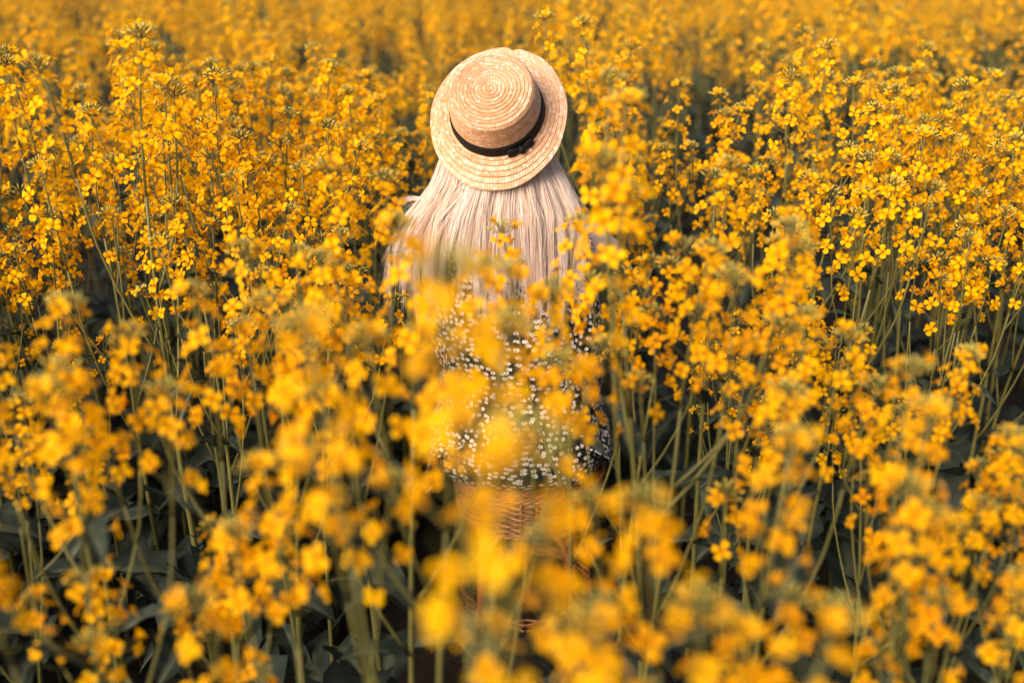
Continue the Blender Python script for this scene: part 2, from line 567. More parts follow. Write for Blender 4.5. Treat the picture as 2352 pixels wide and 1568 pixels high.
def rapeseed(root, rz, s, pi, tilt, label, group, split):
    p = PROTO[pi]
    e = bpy.data.objects.new('rapeseed_plant', None)
    COL.objects.link(e)
    e.empty_display_size = .05
    e.matrix_basis = Matrix.Translation(root) @ Euler((tilt[0], tilt[1], rz)).to_matrix().to_4x4() @ Matrix.Scale(s, 4)
    tag(e, label, 'plant', group)
    link('stem', p['me'], e)
    for i, (mx, k) in enumerate(p['tops']):
        rc = RAC[k]
        if split and i == 0:
            c = link('flower_cluster', rc['me_bare'], e, mx)
            for fm, vi in rc['places']:
                link('flower', FLOWER_ME[vi], c, fm)
        else:
            link('flower_cluster', rc['me_full'], e, mx)
    for mx, k in p['leaves']:
        link('leaf', LEAF_ME[k], e, mx)
    return e

# plants one can single out: top of the main cluster in the photograph's grid, distance ahead, label
SINGLE = [
    (1340, 18, 2.75, 'tall rapeseed plant standing clear above the rest just right of the straw hat'),
    (1884, 118, 2.50, 'tall thin rapeseed plant with pale bud tuft rising alone in the upper right field'),
    (2228, 205, 2.35, 'tall sharp rapeseed plant by the upper right edge with long bare stem'),
    (1400, 165, 1.40, 'blurred rapeseed column close beside the hat brim and the hair'),
    (282, 95, 2.70, 'tall rapeseed plant with pale bud tuft in the upper left field'),
    (735, 78, 2.95, 'rapeseed plant with silvery bud tuft left of the hat, topmost there'),
    (566, 122, 2.90, 'dense rapeseed plant with bud tuft between the two topmost left of the hat'),
    (40, 155, 2.30, 'sharp rapeseed plant at the upper left edge with open four petal flowers'),
    (180, 268, 2.10, 'sharp rapeseed plant with wide bud tuft and straight stem far left'),
    (460, 250, 2.25, 'sharp rapeseed plant with spiky bud tuft in the middle left field'),
    (766, 300, 2.20, 'sharp rapeseed plant with pale bud tuft left of the hat brim'),
    (486, 690, 1.22, 'blurred rapeseed plant with green top and long straight stem left of the woman'),
    (640, 1065, 0.95, 'heavily blurred bright rapeseed head at lower left of the wicker stool'),
    (1060, 640, 1.10, 'blurred rapeseed plant veiling the middle of the dress'),
    (955, 540, 1.25, 'blurred rapeseed plant in front of the hair on its left side'),
    (1290, 520, 1.55, 'rapeseed plant with bright flowers in front of the right side of the hair'),
    (1035, 680, 0.66, 'very close blurred rapeseed head veiling the back of the dress with soft yellow'),
    (1050, 780, 1.00, 'blurred rapeseed plant in front of the left of the waist of the dress'),
    (1475, 1050, 0.78, 'heavily blurred bright rapeseed head beside the wicker stool seat on its right'),
    (1350, 1330, 0.66, 'heavily blurred bright rapeseed head at the bottom edge below the stool'),
    (1730, 1430, 0.74, 'single blurred rapeseed head at the bottom edge right of the stool'),
    (1880, 680, 1.28, 'blurred bright rapeseed head in the middle of the right half'),
    (2150, 1190, 1.00, 'large blurred orange rapeseed head in the lower right corner'),
    (190, 1270, 1.02, 'large blurred orange rapeseed head in the lower left corner'),
    (700, 600, 1.45, 'blurred bright rapeseed head beside the hair at the left of the dress'),
    (1600, 575, 1.38, 'blurred rapeseed head to the right of the bare elbow'),
    (1680, 385, 1.62, 'half blurred rapeseed plant right of the hair below the hat brim'),
    (100, 640, 1.15, 'blurred rapeseed head at the left edge halfway down'),
    (160, 900, 1.00, 'blurred rapeseed head at the left edge below the middle'),
    (2080, 380, 1.85, 'half blurred rapeseed head near the right edge above the middle'),
    (1560, 560, 1.60, 'half blurred rapeseed plant just beyond the bare elbow'),
]
prng = random.Random(5)
individuals, used = [], []
for (px, py, Y, lab) in SINGLE:
    tgt = at(px, py, Y)
    for _ in range(60):                                             # turned so that no side branch leans over the hat
        pi = prng.choice((2, 6)) if 880 < px < 1350 and Y < 2 else prng.randrange(len(PROTO))
        rz = prng.uniform(0, 6.28)
        s = tgt.z / PROTO[pi]['top'].z
        off = Matrix.Rotation(rz, 3, 'Z') @ (PROTO[pi]['top'] * s)
        root = Vector((tgt.x - off.x, tgt.y - off.y, 0))
        pm = Matrix.Translation(root) @ Matrix.Rotation(rz, 4, 'Z') @ Matrix.Scale(s, 4)
        heads = [pm @ m_ @ Vector((0, 0, RAC[k]['L'] * f)) for m_, k in PROTO[pi]['tops'] for f in (.3, 1.0)]
        if Y > 2.05 or not any(930 < seen(p)[0] < 1350 and seen(p)[1] < 450 for p in heads):
            break
    individuals.append((root, rz, s, pi, (0, 0), lab, None, True))
    used.append((root.x, root.y))

SEAT = (0.04, 2.24)
def blocked(x, y):
    if math.hypot(x, y) < .86 or (y < .5 and abs(x) < .9):
        return True
    if abs(x + .01) < .05 + .19 * y and 1.55 < y < 2.2:              # trodden strip behind her back
        return True
    if ((x - .0) / .40) ** 2 + ((y - 2.34) / .46) ** 2 < 1:        # the woman on her stool
        return True
    return any((x - a) ** 2 + (y - b) ** 2 < .085 ** 2 for a, b in used)
cand, field = [], []
STEP = 0.225
frng = random.Random(23)
Y = -2.2
while Y < 24:
    st = (STEP if Y < 1.9 else 0.205) if Y < 3 else (0.30 if Y < 4.5 else 0.34 if Y < 12 else 0.42)
    hw = max(2.6, .60 * abs(Y) + 1.6)
    n = int(2 * hw / st)
    for i in range(n):
        x = -hw + (i + .5) * st + frng.uniform(-.45, .45) * st
        y = Y + frng.uniform(-.45, .45) * st
        h = min(1.55, max(.88, frng.gauss(1.20, .145)))
        pi = frng.randrange(len(PROTO))
        rz = frng.uniform(0, 6.28)
        tilt = (frng.gauss(0, .024), frng.gauss(0, .024))
        u = frng.random()
        if blocked(x, y):
            continue
        patch = math.sin(x * 1.3 + 1.1 * math.sin(y * .9)) + math.sin(y * 1.7 + x * .6) * .8 + (.7 if x > 1.0 and 2.8 < y < 7 else 0)
        if y > 2.7 and patch > .35 and frng.random() < .6:          # thin patches of the crop
            continue
        if y < 1.75 and frng.random() < (.64 if y < 1.35 else .5):                          # thinner where the rows were walked through
            continue
        if y > .3:
            sx, sy = seen((x, y, h))
            if y < 2.3 and 880 < sx < 1400 and sy < 680:            # kept low where the hat, hair and back stay in view
                for _ in range(40):
                    if seen((x, y, h + .05))[1] > 560:
                        break
                    h -= .02
                if y < 1.95 and u < .85:
                    continue
            if y < 1.95 and 1230 < sx < 1450 and sy < 1050 and u < .92:
                continue
            if y < 1.95 and 900 < sx < 1450 and sy >= 600 and u < .84:
                continue
            if h < .62:
                continue
            vis = -60 < sx < 2412 and sy < 1640
            if vis and y < 9:
                cand.append((math.hypot(x, y), x, y, h, pi, rz, tilt, sx, sy))
                continue
        field.append((x, y, h / H0, pi, rz, tilt))
    Y += st
cand.sort(key=lambda c: c[0])
room = 300 - len(individuals)
for c in cand[room:]:
    field.append((c[1], c[2], c[3] / H0, c[4], c[5], c[6]))
def zone(d, x, sx, sy, h):
    bins = [(230, 'along the left edge'), (520, 'far left of the woman'), (760, 'midway left of the woman'), (980, 'just left of the woman'), (1290, 'in line with the woman'),
            (1480, 'just right of the woman'), (1750, 'midway right of the woman'), (2080, 'far right of the woman'), (9999, 'along the right edge')]
    side = [n for lim, n in bins if sx < lim][0]
    size = 'tall' if h > 1.29 else 'short' if h < 1.1 else 'mid-height'
    if d < 1.15:
        return '%s heavily blurred rapeseed plant close to the lens, %s' % (size, side), 'blurred near rapeseed'
    if d < 1.75:
        return '%s softly blurred rapeseed plant nearer than the stool, %s' % (size, side), 'softly blurred rapeseed'
    if d < 2.6:
        return '%s crisp rapeseed plant about as far as the hat, %s' % (size, side), 'crisp rapeseed'
    if d < 3.4:
        return '%s rapeseed plant a step farther than the hat, %s' % (size, side), 'rapeseed a step behind the hat'
    if d > 4.6:
        return '%s far rapeseed plant blurred near the top edge, %s' % (size, side), 'far rapeseed near the top edge'
    return '%s soft rapeseed plant two steps farther than the hat, %s' % (size, side), 'rapeseed two steps behind the hat'
nsplit = 0
for c in cand[:room]:
    d, x, y, h, pi, rz, tilt, sx, sy = c
    lab, grp = zone(d, x, sx, sy, h)
    sp = 1.75 <= d < 2.6 and nsplit < 26
    nsplit += sp
    individuals.append((Vector((x, y, 0)), rz, h / H0, pi, tilt, lab, grp, sp))
for a in individuals:
    rapeseed(*a)
# the rest of the field reads as one mass
pc = bpy.data.collections.new('rapeseed_kinds')
for i, p in enumerate(PROTO):
    mb = MB().join(p['mb'])
    for mx, k in p['tops']:
        mb.join(RAC[k]['full'], mx)
    for mx, k in p['leaves']:
        mb.join(LEAF_MB[k], mx)
    pc.objects.link(bpy.data.objects.new('rapeseed_kind_%d' % i, mb.mesh('rapeseed_kind', PLANT)))
fm = bpy.data.meshes.new('rapeseed_field')
fm.from_pydata([(f[0], f[1], 0) for f in field], [], [])
fm.attributes.new('turn', 'FLOAT_VECTOR', 'POINT').data.foreach_set('vector', np.array([(f[5][0], f[5][1], f[4]) for f in field], np.float32).ravel())
fm.attributes.new('size', 'FLOAT', 'POINT').data.foreach_set('value', np.array([f[2] for f in field], np.float32))
fm.attributes.new('pick', 'INT', 'POINT').data.foreach_set('value', np.array([f[3] for f in field], np.int32))
fo = tag(link('rapeseed_field', fm), 'yellow rapeseed field in bloom stretching out of focus behind the woman', 'field', kind='stuff')
ng = bpy.data.node_groups.new('rapeseed_field', 'GeometryNodeTree')
ng.interface.new_socket('Geometry', in_out='INPUT', socket_type='NodeSocketGeometry')
ng.interface.new_socket('Geometry', in_out='OUTPUT', socket_type='NodeSocketGeometry')
gi, go = ng.nodes.new('NodeGroupInput'), ng.nodes.new('NodeGroupOutput')
iop = ng.nodes.new('GeometryNodeInstanceOnPoints')
ci = ng.nodes.new('GeometryNodeCollectionInfo')
ci.inputs[0].default_value = pc
ci.inputs['Separate Children'].default_value = True
ci.inputs['Reset Children'].default_value = True
def named(t, nm):
    n = ng.nodes.new('GeometryNodeInputNamedAttribute')
    n.data_type = t
    n.inputs['Name'].default_value = nm
    return n.outputs['Attribute']
ng.links.new(gi.outputs[0], iop.inputs['Points'])
ng.links.new(ci.outputs[0], iop.inputs['Instance'])
iop.inputs['Pick Instance'].default_value = True
ng.links.new(named('INT', 'pick'), iop.inputs['Instance Index'])
ng.links.new(named('FLOAT_VECTOR', 'turn'), iop.inputs['Rotation'])
ng.links.new(named('FLOAT', 'size'), iop.inputs['Scale'])
ng.links.new(iop.outputs[0], go.inputs[0])
fo.modifiers.new('plants', 'NODES').node_group = ng

# ------------------------------------------------------------------ straw hat
HC = at(1143, 262, 2.10)
vd = (HC - Vector((0, 0, CAM_H))).normalized()
rt = vd.cross(Vector((0, 0, 1))).normalized()
upv = rt.cross(vd).normalized()
TILT = R(31.5)
HN = (-vd * math.cos(TILT) + math.sin(TILT) * (upv * .957 - rt * .287)).normalized()
hy = (upv - HN * upv.dot(HN)).normalized()
hx = hy.cross(HN).normalized()
HM = Matrix(((hx.x, hy.x, HN.x, HC.x), (hx.y, hy.y, HN.y, HC.y), (hx.z, hy.z, HN.z, HC.z), (0, 0, 0, 1)))
hat = bpy.data.objects.new('straw_hat', None)
COL.objects.link(hat)
hat.matrix_basis = HM
tag(hat, 'round plaited straw boater hat with black ribbon worn by the woman', 'hat')
CT, CB, CH, BR, OV = .0865, .0965, .094, .1445, 1.13
def hat_prof(kind):
    """polyline (radius, height) of the profile"""
    if kind == 'crown':
        p = [(0.0, CH + .004)]
        for t in np.linspace(.1, 1, 12):
            p.append((t * (CT - .010), CH + .004 * (1 - t * t)))
        for a in np.linspace(0.15, 1, 6) * math.pi / 2:
            p.append((CT - .010 + .010 * math.sin(a), CH - .010 + .010 * math.cos(a)))
        for t in np.linspace(.1, 1, 12):
            p.append((CT + (CB - CT) * t, (CH - .010) * (1 - t)))
        return np.array(p)
    return np.array([(CB + (BR - CB) * t, -.004 * t - .006 * t * t) for t in np.linspace(0, 1, 14)])
def hat_point(r_, z, th, lift=0.0):
    dent = .0065 * math.exp(-((th - R(82)) / .05) ** 2) * max(0, (r_ - .125) / .02) if r_ > .125 else 0
    out = max(0.0, (r_ - CB) / (BR - CB))
    wave = out * (.0022 * math.sin(2 * th + .8) + .0012 * math.sin(3 * th) + .0005 * math.sin(7 * th + 1))
    droop = -.016 * out * out * max(0, -math.sin(th + .15)) ** 1.5 + .003 * out * out * max(0, math.sin(th)) ** 2
    rr = r_ - dent + out * .0006 * math.sin(9 * th)
    ov = 1.01 + (OV - 1.01) * min(1.0, out)
    return (rr * math.cos(th), rr * ov * math.sin(th), z + wave + droop + lift)
hrng = random.Random(4)
def plait(kind):
    pr = hat_prof(kind)
    seg = np.concatenate([[0], np.cumsum(np.linalg.norm(np.diff(pr, axis=0), axis=1))])
    tot = seg[-1]
    def prof(s):
        return np.interp(s, seg, pr[:, 0]), np.interp(s, seg, pr[:, 1])
    mb = MB()
    rows = int(round(tot / .0076))
    rw = tot / rows
    # the braid body, a stepped shell: every row laps over the next
    N = 120
    vs, tt = [], []
    for i in range(rows):
        for e in (0.02, .5, .98):
            r_, z = prof((i + e) * rw)
            dr, dz = prof((i + e) * rw + .001)
            d0r, d0z = prof(max(0, (i + e) * rw - .001))
            tl = math.hypot(dr - d0r, dz - d0z) + 1e-9
            nr, nz = -(dz - d0z) / tl, (dr - d0r) / tl
            lift = (0.0 if e < .3 else .0008 if e < .9 else .0012)
            for k in range(N):
                th = 2 * math.pi * k / N
                vs.append(hat_point(max(1e-4, r_ + nr * lift), z + nz * lift, th))
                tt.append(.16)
    nr_ = rows * 3
    mb.add(vs, [(i * N + k, (i + 1) * N + k, (i + 1) * N + (k + 1) % N, i * N + (k + 1) % N) for i in range(nr_ - 1) for k in range(N)], 0, tt)
    # the plaited straws: slanted raised cells in chevrons
    for i in range(rows):
        rm, _ = prof((i + .5) * rw)
        nc = max(7, int(2 * math.pi * rm / .0062))
        ph = hrng.random()
        drift = hrng.uniform(-.08, .08)
        for k in range(nc):
            for h in (0, 1):
                base = .50 + .10 * math.sin(i * 1.7 + k * .13) + drift
                tint = base + hrng.gauss(0, .12) + (hrng.uniform(.22, .5) if hrng.random() < .22 else 0)
                s0, s1 = (i + (.10 if h == 0 else .51)) * rw, (i + (.49 if h == 0 else .93)) * rw
                sl = .55 if h == 0 else -.55
                q = []
                for (s, a) in ((s0, .05), (s0, .93), (s1, .93), (s1, .05)):
                    sh = 0 if s == s0 else sl
                    if h == 1:
                        sh = .55 + (0 if s == s0 else sl)
                    th = 2 * math.pi * (k + a + sh + ph) / nc
                    q.append((s, th))
                cen = (sum(x[0] for x in q) / 4, sum(x[1] for x in q) / 4)
                pts = []
                for j, (s, th) in enumerate(q + [cen]):
                    r_, z = prof(s)
                    r2, z2 = prof(min(tot, s + .001))
                    r1, z1 = prof(max(0, s - .001))
                    tl = math.hypot(r2 - r1, z2 - z1) + 1e-9
                    nr, nz = -(z2 - z1) / tl, (r2 - r1) / tl
                    e = s / rw - i
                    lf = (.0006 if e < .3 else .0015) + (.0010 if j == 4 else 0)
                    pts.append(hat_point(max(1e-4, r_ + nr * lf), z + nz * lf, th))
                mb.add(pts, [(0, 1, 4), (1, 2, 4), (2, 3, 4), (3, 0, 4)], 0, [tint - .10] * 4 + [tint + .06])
    return mb
link('crown', plait('crown').mesh('crown', [M['straw']], smooth=False), hat)
bo = link('brim', plait('brim').mesh('brim', [M['straw']], smooth=False), hat)
so = bo.modifiers.new('thickness', 'SOLIDIFY')
so.thickness = .0016
so.offset = -1
rb = MB()
N = 140
vs = []
for (z, ex) in ((.0015, .0026), (.0015, .0040), (.010, .0042), (.021, .0042), (.031, .0040), (.031, .0022)):
    for k in range(N):
        th = 2 * math.pi * k / N
        rr = CB + (CT - CB) * z / (CH - .01) + ex + .0004 * math.sin(11 * th + z * 200)
        vs.append((rr * math.cos(th), rr * 1.01 * math.sin(th), z + .0006 * math.sin(5 * th)))
rb.add(vs, [(i * N + k, i * N + (k + 1) % N, (i + 1) * N + (k + 1) % N, (i + 1) * N + k) for i in range(5) for k in range(N)])
ribbon = link('ribbon', rb.mesh('ribbon', [M['ribbon']]), hat)
ba = R(-56)
bc = Vector(((CB + .006) * math.cos(ba), (CB + .006) * 1.01 * math.sin(ba), .012))
bo_n = Vector((math.cos(ba), math.sin(ba), .15)).normalized()
bo_t = Vector((-math.sin(ba), math.cos(ba), 0))
BM = Matrix(((bo_t.x, 0, bo_n.x, bc.x), (bo_t.y, 0, bo_n.y, bc.y), (bo_t.z, 1, bo_n.z, bc.z), (0, 0, 0, 1)))
bw = MB()
for sgn in (-1, 1):
    prof = [(0.004, .0055, .0035), (.012, .0095, .0060), (.020, .0125, .0065), (.027, .0130, .0045), (.030, .0120, .0015)]
    vs = []
    for (x, hh, dd) in prof:
        for k in range(12):
            a = 2 * math.pi * k / 12
            vs.append((sgn * x, hh * math.cos(a) + .001 * math.sin(3 * a), dd * math.sin(a) + .001 - .09 * x))
    bw.add(vs, [(i * 12 + k, i * 12 + (k + 1) % 12, (i + 1) * 12 + (k + 1) % 12, (i + 1) * 12 + k) for i in range(4) for k in range(12)] + [tuple(range(48, 60))])
link('bow', bw.mesh('bow', [M['ribbon']]), ribbon, BM)
kn = MB()
kn.tube([(-.0055, 0, .0015), (-.004, 0, .0022), (0, 0, .0028), (.004, 0, .0022), (.0055, 0, .0015)], [.006, .0085, .0092, .0085, .006], 12)
link('knot', kn.mesh('knot', [M['ribbon']]), ribbon, BM)

# ------------------------------------------------------------------ the woman
person = bpy.data.objects.new('person', None)
COL.objects.link(person)
person.location = (0.02, 2.24, 0)
tag(person, 'woman seen from behind with long blonde hair and dark floral dress, seated on wicker stool', 'person')
PINV = Matrix.Translation((-0.02, -2.24, 0))
def limb(mb, pts, rads, n=18, sides=16, squash=None):
    """closed tapered tube with rounded ends through joints"""
    P_ = smooth_path(pts, n)
    r_ = np.interp(np.linspace(0, 1, n), np.linspace(0, 1, len(rads)), rads)
    d0, d1 = P_[1] - P_[0], P_[-1] - P_[-2]
    d0, d1 = d0 / np.linalg.norm(d0), d1 / np.linalg.norm(d1)
    a = [P_[0] - d0 * r_[0] * .9, P_[0] - d0 * r_[0] * .6]
    b = [P_[-1] + d1 * r_[-1] * .6, P_[-1] + d1 * r_[-1] * .9]
    P2 = np.vstack([a, P_, b])
    r2 = np.concatenate([[r_[0] * .4, r_[0] * .8], r_, [r_[-1] * .8, r_[-1] * .4]])
    mb.tube(P2, r2, sides)
def ellipsoid(mb, c, rad, mx=None, nu=20, nv=12):
    vs = []
    for j in range(nv + 1):
        b_ = -math.pi / 2 + math.pi * (j + .0) / nv
        b_ = max(-1.55, min(1.55, b_))
        for i in range(nu):
            a = 2 * math.pi * i / nu
            v = Vector((rad[0] * math.cos(b_) * math.cos(a), rad[1] * math.cos(b_) * math.sin(a), rad[2] * math.sin(b_)))
            if mx is not None:
                v = mx @ v
            vs.append((c[0] + v.x, c[1] + v.y, c[2] + v.z))
    mb.add(vs, [(j * nu + i, j * nu + (i + 1) % nu, (j + 1) * nu + (i + 1) % nu, (j + 1) * nu + i) for j in range(nv) for i in range(nu)]
           + [tuple(range(nu))[::-1], tuple(nv * nu + i for i in range(nu))])
def loft(mb, rings, sides=28):
    """rings: (cx, cy, cz, rx, ry)"""
    vs = []
    for (cx, cy, cz, rx, ry) in rings:
        for k in range(sides):
            a = 2 * math.pi * k / sides
            vs.append((cx + rx * math.cos(a), cy + ry * math.sin(a), cz))
    n = len(rings)
    mb.add(vs, [(i * sides + k, i * sides + (k + 1) % sides, (i + 1) * sides + (k + 1) % sides, (i + 1) * sides + k) for i in range(n - 1) for k in range(sides)]
           + [tuple(range(sides))[::-1], tuple((n - 1) * sides + k for k in range(sides))])
bd = MB()
SH = Vector((-.03, 2.16, 1.10))                                   # between the shoulders
HEAD = HC - HN * .040 + Vector((0, .012, 0))
# trunk
loft(bd, [(.02, 2.20, .485, .10, .09), (.02, 2.20, .53, .165, .115), (.02, 2.19, .60, .170, .115), (.012, 2.18, .70, .140, .098), (.0, 2.17, .80, .125, .088),
          (-.01, 2.165, .90, .142, .095), (-.022, 2.165, 1.00, .158, .098), (-.028, 2.165, 1.07, .150, .085), (-.03, 2.165, 1.115, .105, .065), (-.03, 2.165, 1.14, .060, .055)])
limb(bd, [(-.03, 2.165, 1.10), (-.03, 2.165, 1.17), HEAD + Vector((0, .01, -.05))], [.056, .050, .052])
face_dir = Vector((0, math.cos(R(18)), math.sin(R(18))))          # she looks ahead and a little up
hmx = Matrix.Rotation(R(18), 3, 'X')
ellipsoid(bd, HEAD, (.073, .092, .100), hmx)
def hp(x, y, z):
    return HEAD + hmx @ Vector((x, y, z))
ellipsoid(bd, hp(0, .045, -.055), (.052, .050, .058), hmx)        # jaw
ellipsoid(bd, hp(0, .082, -.098), (.020, .018, .016), hmx)        # chin
limb(bd, [hp(0, .088, .005), hp(0, .101, -.020), hp(0, .104, -.034)], [.008, .010, .013], 6, 10)   # nose
for sx in (-1, 1):
    ellipsoid(bd, hp(sx * .031, .080, .006), (.014, .010, .009), hmx)       # eyes under lids
    ellipsoid(bd, hp(sx * .031, .084, .024), (.020, .008, .006), hmx)       # brows
    ellipsoid(bd, hp(sx * .076, -.004, -.012), (.008, .018, .030), hmx)     # ears
ellipsoid(bd, hp(0, .090, -.066), (.024, .009, .006), hmx)
ellipsoid(bd, hp(0, .089, -.075), (.021, .009, .006), hmx)
for sx, sho, elb, wri in ((1, Vector((.092, 2.170, 1.060)), Vector((.236, 2.34, .985)), Vector((.060, 2.415, 1.110))),
                          (-1, Vector((-.160, 2.170, 1.060)), Vector((-.262, 2.38, .975)), Vector((-.125, 2.415, 1.110)))):
    limb(bd, [sho, sho.lerp(elb, .5), elb], [.052, .045, .038], 10)
    limb(bd, [elb, elb.lerp(wri, .35) + Vector((sx * .008, 0, 0)), wri], [.038, .037, .025], 10)
    hd = (wri - elb).normalized()
    inw = Vector((-sx, 0, 0))
    inw = (inw - hd * inw.dot(hd)).normalized()
    nrm = hd.cross(inw).normalized()
    palm = wri + hd * .045
    for j in range(4):                                            # palm and four curled fingers
        o = nrm * ((j - 1.5) * .019)
        limb(bd, [wri + o * .5, wri + hd * .04 + o * .85, wri + hd * .082 + o], [.014, .013, .0105], 6, 8)
        fl = (.062, .075, .070, .055)[j]
        k0 = wri + hd * .082 + o
        k1 = k0 + (hd * .80 + inw * .6) * fl * .45
        k2 = k1 + (hd * .25 + inw * .95) * fl * .33
        k3 = k2 + (-hd * .25 + inw * .9) * fl * .25
        limb(bd, [k0, k1, k2, k3], [.0095, .0090, .0082, .0068], 9, 8)
    t0 = wri + hd * .022 - nrm * .022
    limb(bd, [t0, t0 + (hd * .6 - nrm * .5 + inw * .4) * .035, t0 + (hd * .9 - nrm * .4 + inw * .7) * .060], [.012, .0100, .0080], 7, 8)
for sx in (-1, 1):
    hip = Vector((.02 + sx * .085, 2.21, .545))
    knee = Vector((.02 + sx * .100, 2.60, .535))
    ank = Vector((.02 + sx * .095, 2.60, .105))
    limb(bd, [hip, hip.lerp(knee, .5), knee], [.088, .076, .056], 12)
    limb(bd, [knee, knee.lerp(ank, .3) + Vector((0, -.014, 0)), knee.lerp(ank, .7), ank], [.054, .054, .040, .032], 14)
    limb(bd, [ank + Vector((0, -.02, -.06)), ank + Vector((sx * .005, .07, -.066)), ank + Vector((sx * .008, .14, -.078))], [.032, .034, .024], 8)
bme = bd.mesh('body', [M['skin']])
body = link('body', bme, person, PINV)
rm = body.modifiers.new('skin_surface', 'REMESH')
rm.mode = 'VOXEL'
rm.voxel_size = .005
rm.use_smooth_shade = True
sm = body.modifiers.new('soften', 'SMOOTH')
sm.factor = .5
sm.iterations = 4

# dress: bodice with gathered waist
def cloth_noise(a, z):
    return (.5 * math.sin(3 * a + 7 * z + 1) + .35 * math.sin(7 * a - 9 * z) + .22 * math.sin(13 * a + 15 * z + 2) + .12 * math.sin(21 * a - 6 * z + .5))
dm, uvs = MB(), []
zr = [(.470, .190, .125), (.50, .208, .150), (.55, .212, .158), (.60, .206, .150), (.65, .194, .136), (.70, .184, .124), (.735, .182, .120), (.78, .197, .128),
      (.84, .206, .132), (.90, .204, .128), (.96, .194, .120), (1.02, .178, .112), (1.06, .160, .100), (1.09, .140, .086), (1.115, .112, .072), (1.130, .090, .062)]
zz = np.linspace(.470, 1.130, 46)
nn = 96
vs = []
for z in zz:
    rx = np.interp(z, [q[0] for q in zr], [q[1] for q in zr])
    ry = np.interp(z, [q[0] for q in zr], [q[2] for q in zr])
    cx = np.interp(z, [.47, .75, 1.13], [.022, .020, -.022])
    cy = np.interp(z, [.47, .75, 1.13], [2.205, 2.185, 2.165])
    amp = np.interp(z, [.47, .60, .735, .85, 1.0, 1.13], [.006, .010, .006, .009, .005, .002])
    if abs(z - .735) < .02:
        amp = .004
    for k in range(nn):
        a = 2 * math.pi * k / nn
        f = cloth_noise(a, z) * amp
        # slightly square back
        ca, sa = math.cos(a), math.sin(a)
        e = .86
        vx = math.copysign(abs(ca) ** e, ca)
        vy = math.copysign(abs(sa) ** e, sa)
        vs.append((cx + (rx + f) * vx, cy + (ry + f) * vy, z))
        uvs.append((a * .165, z * 1.02))
nz_ = len(zz)
# an open seam at the front keeps the print continuous round the back
order = [(k + nn // 4) % nn for k in range(nn)]
vs = np.array(vs).reshape(nz_, nn, 3)
vs = np.concatenate([vs[:, nn // 4:], vs[:, :nn // 4 + 1]], axis=1)
nn1 = nn + 1
uvs = [(2 * math.pi * k / nn * .165, z) for z in zz for k in range(nn1)]
dm.add(vs.reshape(-1, 3), [(i * nn1 + k, i * nn1 + k + 1, (i + 1) * nn1 + k + 1, (i + 1) * nn1 + k) for i in range(nz_ - 1) for k in range(nn)])
dress = link('dress', dm.mesh('dress', [M['dress']], uv=uvs), person, PINV)
# skirt: a sheet over hips and thighs, hanging over the knees and at the left of the stool
sk_ = MB()
path = [(2.075, .60), (2.20, .625), (2.35, .625), (2.50, .622), (2.62, .612), (2.685, .55), (2.70, .44), (2.71, .32), (2.72, .20)]
pp = smooth_path([(p[0], p[1], 0) for p in path], 40)
nu = 56
vs, uvs = [], []
arc = np.concatenate([[0], np.cumsum(np.linalg.norm(np.diff(pp, axis=0), axis=1))])
for i, (yy, ztop, _) in enumerate(pp):
    t = i / 39
    for k in range(nu):
        u = -1 + 2 * k / (nu - 1)
        if t < .62:
            wdt = .210 + .012 * math.sin(9 * t)
            au = abs(u)
            if au < .62:
                x = u / .62 * wdt
                z = ztop - .045 * (au / .62) ** 3
            else:
                q = (au - .62) / .38
                x = math.copysign(wdt + .012 * q + .010 * math.sin(yy * 42 + 2) * q, u)
                z = ztop - .045 - q * ((.22 if u < 0 else .11)) * min(1.0, .25 + t / .22)
            y = yy
        else:
            x = u * (.255 + .05 * (t - .62)) + .008 * math.sin(u * 17)
            y = yy + .022 * math.sin(u * 14 + 1) * (t - .62) * 2 - .11 * max(0, abs(u) - .7)
            z = ztop - .035 * abs(u) ** 3
        x += .02
        vs.append((x, y, z + .004 * math.sin(x * 60 + y * 31)))
        uvs.append((u * .40 + 3.0, arc[i] + 2.0))
sk_.add(vs, [(i * nu + k, (i + 1) * nu + k, (i + 1) * nu + k + 1, i * nu + k + 1) for i in range(39) for k in range(nu - 1)])
link('skirt', sk_.mesh('skirt', [M['dress']], uv=uvs), person, PINV)
for sx, sho, elb in ((1, Vector((.092, 2.170, 1.060)), Vector((.236, 2.34, .985))), (-1, Vector((-.160, 2.170, 1.060)), Vector((-.262, 2.38, .975)))):
    sl, uvs = MB(), []
    ax_ = (elb - sho).normalized()
    u_ = ax_.cross(Vector((0, 0, 1))).normalized()
    w2 = ax_.cross(u_).normalized()
    vs = []
    for (t, rr) in ((-.055, .030), (-.045, .046), (-.02, .054), (.01, .058), (.035, .059), (.06, .057), (.078, .051), (.084, .048), (.094, .051)):
        for k in range(33):
            a = 2 * math.pi * k / 32
            q = rr * (1 + .05 * math.sin(9 * a + t * 30) + .03 * math.sin(17 * a))
            vs.append(sho + ax_ * t + u_ * (q * math.cos(a)) + w2 * (q * math.sin(a)))
            uvs.append((a * .07 + 5 + sx, t + .3))
    sl.add([tuple(v) for v in vs], [(i * 33 + k, i * 33 + k + 1, (i + 1) * 33 + k + 1, (i + 1) * 33 + k) for i in range(8) for k in range(32)])
    link('sleeve', sl.mesh('sleeve', [M['dress']], uv=uvs), person, PINV)

